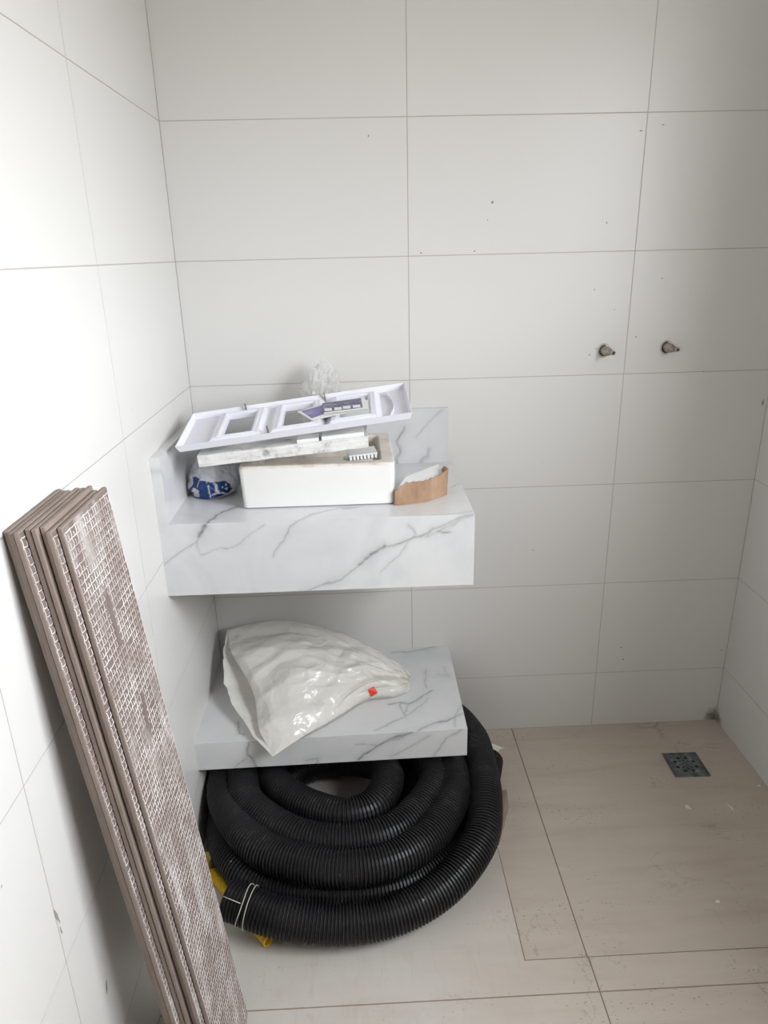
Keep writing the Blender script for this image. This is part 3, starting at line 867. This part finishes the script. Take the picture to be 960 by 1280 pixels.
# chipped board across the basin
yb = -.40
a = on(1, yb, 249, 584); b = on(1, yb, 461, 559)
bl = (b - a).length; ang = math.atan2(b.z - a.z, b.x - a.x)
board = empty('chipped_board', a); board.rotation_euler = (0, -ang, 0)
tag(board, 'chipped white plaster board slanting across the ceramic basin under the plastic panel', 'board')
nx, ny, nz = 48, 8, 5
bm = bmesh.new(); add_box(bm, 0, bl, 0, .17, 0, .027)
bmesh.ops.subdivide_edges(bm, edges=bm.edges[:], cuts=14, use_grid_fill=True)
for q in bm.verts:
    if q.co.y < .02 or q.co.x < .01:
        q.co.y += .0025 * fbm(q.co.x * 30, q.co.z * 60, 2.2); q.co.z += .0018 * fbm(q.co.x * 40, q.co.y * 40, 5)
bm_obj('slab', bm, m_plaster.m, board)
boxes('foam_block', [(bl - .105, bl - .008, .004, .06, .0268, .036)], m_white_plastic.m, board, .001)
boxes('foam_block', [(.23, .28, .004, .05, .0268, .035)], m_white_plastic.m, board, .001)

# lilac-white plastic panel with three framed openings
o0 = on(1, -.41, 221, 567); o1 = on(1, -.41, 516.5, 523.5)
tray = empty('plastic_tray', o0)
tl = (o1 - o0).length; tang = math.atan2(o1.z - o0.z, o1.x - o0.x)
tray.rotation_euler = (math.radians(8.0), -tang, math.radians(-.4))
tag(tray, 'lilac-white plastic tray panel with three framed openings lying on top of the basin', 'panel')
TW, TH, th = .218, .0165, .0022
ins = .006
holes = [(u * tl - .035, u * tl + .035, .040, .176) for u in (.245, .505, .755)]
bm = bmesh.new()
xs = [ins, ] 
cuts_x = sorted({ins, tl - ins} | {h[0] for h in holes} | {h[1] for h in holes}); cuts_y = [ins, .040, .176, TW - ins]
for i in range(len(cuts_x) - 1):
    for k in range(3):
        xm, ym = (cuts_x[i] + cuts_x[i + 1]) / 2, (cuts_y[k] + cuts_y[k + 1]) / 2
        if any(h[0] < xm < h[1] and h[2] < ym < h[3] for h in holes): continue
        add_box(bm, cuts_x[i], cuts_x[i + 1], cuts_y[k], cuts_y[k + 1], 0, th)
bm_obj('panel_floor', bm, m_plastic.m, tray)
# flaring rim
ri = [(ins, ins), (tl - ins, ins), (tl - ins, TW - ins), (ins, TW - ins)]
ro_ = [(0, 0), (tl, 0), (tl, TW), (0, TW)]
v = []; f = []
for (xi, yi), (xo, yo) in zip(ri, ro_):
    k = Vector((xo - xi, yo - yi, 0)).normalized() * .0028
    v += [(xi, yi, 0), (xo, yo, TH), (xo - k.x, yo - k.y, TH), (xi - k.x, yi - k.y, th)]
for i in range(4):
    a, b = 4 * i, 4 * ((i + 1) % 4)
    for q in range(4): f.append((a + q, b + q, b + (q + 1) % 4, a + (q + 1) % 4))
mesh_obj('rim', v, f, m_plastic.m, tray)
for h in holes:
    lv = [(0, .030, th), (.0, .020, .0125), (.0, .017, .0145), (0, .004, .0145), (0, .0005, .0120), (0, .0005, .0005)]
    v, f = [], []
    for _, e, z in lv: v += [(h[0] - e, h[2] - e * .9, z), (h[1] + e, h[2] - e * .9, z), (h[1] + e, h[3] + e * .9, z), (h[0] - e, h[3] + e * .9, z)]
    for i in range(len(lv) - 1):
        for k in range(4): f.append((i * 4 + k, i * 4 + (k + 1) % 4, (i + 1) * 4 + (k + 1) % 4, (i + 1) * 4 + k))
    fo = mesh_obj('opening_frame', v, f, m_plastic.m, tray)
    # slim inner bead
    boxes('inner_bead', [(h[0] - .009, h[1] + .009, h[2] - .009, h[2] - .006, .0144, .0160), (h[0] - .009, h[0] - .006, h[2] - .006, h[3] + .006, .0144, .0160),
                         (h[1] + .006, h[1] + .009, h[2] - .006, h[3] + .006, .0144, .0160), (h[0] - .009, h[1] + .009, h[3] + .006, h[3] + .009, .0144, .0160)], m_plastic.m, fo)
    # curved fin beside the frame
    fin = []
    for k in range(13):
        tt = k / 12; fin.append(Vector((h[1] + .047 + .012 * math.sin(tt * PI * 1.1), .018 + tt * .165, 0)))
    v = []
    for q in fin: v += [(q.x, q.y, th), (q.x, q.y, .0115), (q.x + .0018, q.y, .0115), (q.x + .0018, q.y, th)]
    f = []
    for k in range(12):
        for e in range(4): f.append((4 * k + e, 4 * k + 4 + e, 4 * k + 4 + (e + 1) % 4, 4 * k + (e + 1) % 4))
    f += [(0, 1, 2, 3), (51, 50, 49, 48)]
    mesh_obj('fin', v, f, m_plastic.m, tray)
for cx_, cy_ in ((.385 * tl, .02), (.25 * tl, .204), (.62 * tl, .204)):
    boxes('clip', [(cx_, cx_ + .003, cy_, cy_ + .006, th, .026)], m_metal.m, tray)

# leaflets lying on the panel: corners taken on the plane of the frames
T_mat = Matrix.Translation(tray.location) @ tray.rotation_euler.to_matrix().to_4x4()
Tn = (T_mat.to_3x3() @ Vector((0, 0, 1))).normalized()
def on_tray(hh, u, w):
    p0 = T_mat @ Vector((0, 0, hh)); d = Vector(ray(u, w).tolist()); c = Vector(CAM.tolist())
    return c + d * ((p0 - c).dot(Tn) / d.dot(Tn))
C5 = (350, 455, 5.647)
def sheet(name, pts, hh, mat, parent=None, thick=.0006):
    top = [on_tray(hh, *q) for q in px(C5, pts)]
    n = len(top); vv = top + [q - Tn * thick for q in top]
    ff = [tuple(range(n)), tuple(reversed(range(n, 2 * n)))] + [(k, k + n, (k + 1) % n + n, (k + 1) % n) for k in range(n)]
    base = sum(top, Vector()) / n
    if parent is None:
        o = mesh_obj(name, [q - base for q in vv], ff, mat); o.location = base
    else:
        o = mesh_obj(name, [q - parent.location for q in vv], ff, mat, parent)
    return o
s1 = sheet('leaflet', [(122, 335), (300, 283), (330, 300), (470, 345), (225, 397)], .0172, m_paper.m)
tag(s1, 'violet printed leaflet lying underneath another leaflet on the plastic panel', 'leaflet')
sheet('printed_picture', [(150, 332), (298, 292), (310, 352), (225, 382)], .0176, m_print2.m, s1)
s2 = sheet('leaflet', [(298, 280), (598, 236), (614, 312), (312, 352)], .0200, m_paper.m)
tag(s2, 'purple-grey printed leaflet with four white boxes lying on the plastic panel', 'leaflet')
sheet('printed_picture', [(299, 277), (570, 240), (585, 306), (305, 340)], .0204, m_print.m, s2)
for x_, y_ in ((340, 322), (409, 315), (470, 306), (540, 298)):
    sheet('white_box', [(x_ - 27, y_ - 8), (x_ + 25, y_ - 12), (x_ + 28, y_ + 6), (x_ - 24, y_ + 10)], .0207, m_paper.m, s2)

# clear crumpled bag behind the panel
def crumple(center, rx, ry, zb, zt, seed, nu=64, nv=40, amp=.2, peak=0.0, fine=.06, flat=1.0):
    v, f = [], []
    for iv in range(nv + 1):
        t = iv / nv; ph = PI * t
        for iu in range(nu):
            an = 2 * PI * iu / nu
            d = Vector((math.cos(an) * math.sin(ph), math.sin(an) * math.sin(ph), -math.cos(ph)))
            r = 1 + amp * fbm(d.x * 1.6 + seed, d.y * 1.6, d.z * 1.6) + fine * ridge(d.x * 3.2 + seed, d.y * 3.2, d.z * 3.2)
            if d.z < 0: k_ = math.sin(ph) ** flat / max(1e-6, math.sin(ph)); d.x *= k_; d.y *= k_
            tap = 1 - peak * max(0, d.z * .5 + .5) ** 1.3
            z = (zb + zt) / 2 + (zt - zb) / 2 * d.z * r
            v.append(Vector((center[0] + rx * d.x * r * tap, center[1] + ry * d.y * r * tap, max(zb + .001, z))))
    for iv in range(nv):
        for iu in range(nu):
            a = iv * nu; f.append((a + iu, a + (iu + 1) % nu, a + nu + (iu + 1) % nu, a + nu + iu))
    return v, f
pc = on(1, -.075, 404, 490)
v, f = crumple((pc.x - .005, -.080), .062, .038, 1.055, on(1, -.08, 405, 464).z, 3.1, amp=.3, peak=.35, fine=.16)
tag(mesh_obj('clear_bag', v, f, m_clear, None, False), 'crumpled clear plastic bag sticking up behind the plastic panel', 'bag')

# milky bag with blue print beside the basin
v, f = crumple((.0905, -.235), .066, .064, CZ1 + .001, 1.052, 8.4, 120, 90, .10, .30, .06, .35)
v = [Vector((max(q.x, .0245), q.y, q.z)) for q in v]
bb = mesh_obj('printed_bag', v, f, m_blue_bag, None, True)
tag(bb, 'milky plastic bag with blue print squeezed between side splash and basin', 'bag')
# print traced in the bag's own front (x, z) coordinates, from the picture's crop
def pin(poly, x, y):
    c = False
    for i in range(len(poly)):
        (x1, y1), (x2, y2) = poly[i], poly[i - 1]
        if (y1 > y) != (y2 > y) and x < (x2 - x1) * (y - y1) / (y2 - y1) + x1: c = not c
    return c
blue = [(115, 985), (175, 930), (175, 880), (215, 872), (245, 890), (300, 893), (345, 905), (430, 905), (465, 930), (470, 985), (420, 1012), (300, 1032), (215, 1035), (140, 1028)]
white = [[(140, 1000), (175, 950), (220, 965), (215, 1020), (160, 1022)], [(232, 890), (240, 890), (212, 950), (205, 945)], [(294, 893), (303, 893), (314, 1030), (305, 1030)],
         [(345, 910), (360, 910), (385, 970), (435, 1005), (420, 1012), (370, 985), (318, 1005), (315, 995), (360, 975)], [(400, 935), (410, 935), (410, 947), (400, 947)], [(425, 925), (438, 922), (440, 935), (428, 940)], [(425, 955), (440, 950), (440, 975), (430, 975)]]
ca = bb.data.color_attributes.new('print', 'FLOAT_COLOR', 'POINT')
cols = []
for q in v:
    a_ = (q.x - .024) / (.156 - .024); z_ = (q.z - CZ1) / .06
    X = 108 + a_ * 412; Y = 1035 - z_ * 165
    on_ = q.y < -.225 and pin(blue, X, Y) and not any(pin(w_, X, Y) for w_ in white)
    cols += [1.0 if on_ else 0.0] * 3 + [1]
ca.data.foreach_set('color', cols)

# torn cardboard flap box on the counter
zc = CZ1 + .001
k0, k1, k2 = on(2, zc, 494, 632), on(2, zc, 531, 628), on(2, zc, 559, 618)
k3 = Vector((k2.x - .012, k2.y + .075, zc)); k4 = Vector((k0.x + .012, k0.y + .07, zc))
def wall_strip(p, q, hts, th_=.003, n=16, seed=0):
    v, f = [], []
    d = (q - p).normalized(); nrm = Vector((-d.y, d.x, 0))
    for i in range(n + 1):
        t = i / n; b = p.lerp(q, t)
        h = lerp_list([k / (len(hts) - 1) for k in range(len(hts))], hts, t) + .0025 * fbm(t * 9 + seed, 1, 2)
        b = b + nrm * .003 * fbm(t * 3 + seed, 4, 4)
        lean = nrm * (-.004 * t)
        v += [b, b + Vector((0, 0, h)) + lean, b + Vector((0, 0, h)) + nrm * th_ + lean, b + nrm * th_]
    for i in range(n):
        for e in range(4): f.append((4 * i + e, 4 * i + 4 + e, 4 * i + 4 + (e + 1) % 4, 4 * i + (e + 1) % 4))
    f += [(0, 1, 2, 3), (4 * n + 3, 4 * n + 2, 4 * n + 1, 4 * n)]
    return v, f
cb = empty('cardboard_piece', k0)
tag(cb, 'torn folded brown cardboard standing on the counter beside the basin', 'cardboard')
for nm, (p, q, h, sd) in {'front_flap': (k0, k1, (.034, .054, .056, .055), 1), 'side_flap': (k1, k2, (.054, .056, .058, .068), 2), 'back_flap': (k2, k3, (.070, .062, .025), 3)}.items():
    vv, ff = wall_strip(p, q, h, seed=sd)
    o = mesh_obj(nm, [x - k0 for x in vv], ff, m_card.m, cb)
vv = [k0 + Vector((.006, .012, .040)), k1 + Vector((0, .012, .046)), k2 + Vector((-.010, .014, .052)), k3 + Vector((-.004, -.01, .060)), k4 + Vector((.02, 0, .050))]
vv = vv + [q - Vector((0, 0, .002)) for q in vv]
mesh_obj('white_liner', [q - k0 for q in vv], [(0, 1, 2, 3, 4), (9, 8, 7, 6, 5)] + [(k, k + 5, (k + 1) % 5 + 5, (k + 1) % 5) for k in range(5)], m_paper.m, cb)

# ------------------------------------------------------------------ pipe stubs
def lathe_y(prof, seg=20):
    v, f = [], []
    for r, y in prof:
        for k in range(seg): v.append((r * math.cos(2 * PI * k / seg), y, r * math.sin(2 * PI * k / seg)))
    for i in range(len(prof) - 1):
        for k in range(seg): f.append((i * seg + k, i * seg + (k + 1) % seg, (i + 1) * seg + (k + 1) % seg, (i + 1) * seg + k))
    f.append(tuple((len(prof) - 1) * seg + k for k in range(seg)))
    return v, f
for (u_, w_, lab) in ((755, 438, 'bare metal valve stem in the back wall, the one nearer the counter'),
                      (833, 434, 'bare metal valve stem in the back wall, the one nearer the shower corner')):
    p = on(1, 0, u_, w_)
    root = empty('valve_stem', p); tag(root, lab, 'pipe', 'valve stems on the back wall')
    rng = random.Random(int(u_))
    # ragged hole edge: chipped ring
    v, f = [], []
    for ring, (r, y) in enumerate(((.0185, -.0003), (.0165, -.0016), (.0142, -.0006))):
        for k in range(28):
            rr = r * (1 + (.10 if ring == 0 else .04) * fbm(k * .7, u_, ring)); an = 2 * PI * k / 28
            v.append((rr * math.cos(an), y, rr * math.sin(an) * 1.08))
    for i in range(2):
        for k in range(28): f.append((i * 28 + k, i * 28 + (k + 1) % 28, (i + 1) * 28 + (k + 1) % 28, (i + 1) * 28 + k))
    mesh_obj('chipped_rim', v, f, m_chip.m, root)
    v, f = lathe_y([(.0150, -.0005), (.0150, -.0004)]); mesh_obj('hole', v, f, m_dark.m, root)  # flat dark disc, the shade in the opening is only its colour
    v, f = lathe_y([(.0125, .0), (.0128, -.006), (.0125, -.022), (.0100, -.026), (.0095, -.034), (.0070, -.038)]); mesh_obj('body', v, f, m_metal.m, root, True)
    v, f = lathe_y([(.0064, -.036), (.0064, -.058), (.0060, -.060), (.0034, -.060), (.0030, -.055)]); tip = mesh_obj('spindle', v, f, m_metal.m, root, True)
    v, f = lathe_y([(.0032, -.0595), (.0032, -.0596)], 12); mesh_obj('spindle_bore_shade', v, f, m_dark.m, tip)  # dark disc on the tip, painted shade in place of a real bore
    root.rotation_euler = (0, 0, math.radians(6))

# ------------------------------------------------------------------ floor drain
dc = on(2, 0, 857, 956); DS = .054
dr = empty('floor_drain', (dc.x, dc.y, 0)); dr.rotation_euler = (0, 0, math.radians(-1))
tag(dr, 'square blue-grey metal floor drain grate in the shower floor', 'drain')
boxes('frame', [(-DS, DS, -DS, -DS + .004, 0, .003), (-DS, DS, DS - .004, DS, 0, .003), (-DS, -DS + .004, -DS + .004, DS - .004, 0, .003), (DS - .004, DS, -DS + .004, DS - .004, 0, .003)], m_drain.m, dr)
# plate with two rings of holes: triangulated from loops
bm = bmesh.new(); e = DS - .005
def loop(pts, z):
    vs2 = [bm.verts.new((x, y, z)) for x, y in pts]; return [bm.edges.new((vs2[k], vs2[(k + 1) % len(vs2)])) for k in range(len(vs2))]
edges = loop([(-e, -e), (e, -e), (e, e), (-e, e)], .0022)
hole_list = [(.031 * math.cos(a), .031 * math.sin(a), .0056) for a in [PI / 8 + PI / 4 * k for k in range(8)]] + \
            [(.0185 * math.cos(a), .0185 * math.sin(a), .0030) for a in [PI / 4 * k for k in range(8)]] + \
            [(.0085 * math.cos(a), .0085 * math.sin(a), .0020) for a in [PI / 3 * k for k in range(6)]]
for hx, hy, hr in hole_list:
    edges += loop([(hx + hr * math.cos(2 * PI * k / 10), hy + hr * math.sin(2 * PI * k / 10)) for k in range(10)], .0022)
bmesh.ops.triangle_fill(bm, use_beauty=True, edges=edges)
bm_obj('grate', bm, m_drain.m, dr)
boxes('drain_well_shade', [(-e, e, -e, e, .0004, .0009)], m_dark.m, dr)  # thin dark plate below the grate, coloured as the shade of the well
v, f = [], []
for k in range(48):
    an = 2 * PI * k / 48
    for r, z in ((.042, .0022), (.0428, .0034), (.0436, .0022)): v.append((r * math.cos(an), r * math.sin(an), z))
for k in range(48):
    a, b = 3 * k, 3 * ((k + 1) % 48); f += [(a, a + 1, b + 1, b), (a + 1, a + 2, b + 2, b + 1)]
mesh_obj('raised_ring', v, f, m_drain.m, dr, True)

# dried paint drips on the shower floor
for (u_, w_, a_, b_, rz, lab) in ((860, 1009, .0065, .0095, .5, 'oval dried white paint drip on the shower floor in front of the drain'), (913, 1009, .0025, .013, .25, 'thin streak of dried white paint on the shower floor towards the right wall'),
                                  (949, 982, .004, .005, 0, 'tiny round dried white paint drip close to the right wall'), (897, 1127, .006, .004, .3, 'small dried white paint drip in the middle of the shower floor')):
    p = on(2, 0, u_, w_); v = [(0, 0, .0012)]; n = 14
    for k in range(n):
        an = 2 * PI * k / n; r = 1 + .15 * math.sin(3 * an + u_)
        v.append((a_ * r * math.cos(an), b_ * r * math.sin(an), .0002))
    o = mesh_obj('paint_drip', v, [(0, k + 1, (k + 1) % n + 1) for k in range(n)], m_paper.m, None, True)
    o.location = (p.x, p.y, 0); o.rotation_euler = (0, 0, rz); tag(o, lab, 'paint drip', 'dried paint drips on the shower floor')

# flat marks on the glaze: chips, scuffs, dark dabs for the shade in holes
def mark(axis, u_, w_, ra, rb, parent, rot=0.0, name='chip_hole_mark'):
    p = on(1 if axis == 'y' else 0, 0, u_, w_); n = 10; rng = random.Random(int(u_ * 7 + w_)); v = []
    for k in range(n):
        an = 2 * PI * k / n; rr = rng.uniform(.7, 1.15)
        a_, b_ = ra * rr * math.cos(an), rb * rr * math.sin(an)
        a_, b_ = a_ * math.cos(rot) - b_ * math.sin(rot), a_ * math.sin(rot) + b_ * math.cos(rot)
        v.append((p.x + a_, -.0004, p.z + b_) if axis == 'y' else (.0004, p.y + a_, p.z + b_))
    o = mesh_obj(name, v, [tuple(range(n)) if axis == 'y' else tuple(reversed(range(n)))], m_scuff.m, parent)
m_scuff = Mat('dark_chip_scuff_or_hole', (.30, .29, .27, 1), .8)
for u_, w_, ra, rb in ((615.5, 253, .0036, .0042), (526, 316, .0026, .003), (593, 314, .0024, .0024), (460.5, 170, .0022, .003), (609.5, 275, .0016, .002), (758.5, 278.5, .0018, .003),
                       (801, 163.5, .004, .002), (829, 156, .004, .0014), (768, 387, .0018, .0018), (743, 362, .0018, .0018), (795, 421, .0024, .0024), (827.5, 348, .0018, .002),
                       (953.5, 503, .0034, .0085), (776, 809.5, .003, .0025), (779, 824, .003, .0028), (902, 812, .0026, .0022), (879, 464.5, .003, .0015), (745, 436, .002, .0022), (737, 443.5, .003, .0018)):
    mark('y', u_, w_, ra, rb, wb)
for u_, w_, ra, rb, ro in ((71, 1146, .003, .017, .25), (76, 1163, .002, .010, .15), (133, 1234, .0035, .013, -.35)):
    mark('x', u_, w_, ra, rb, wl, ro, 'scuff_mark')
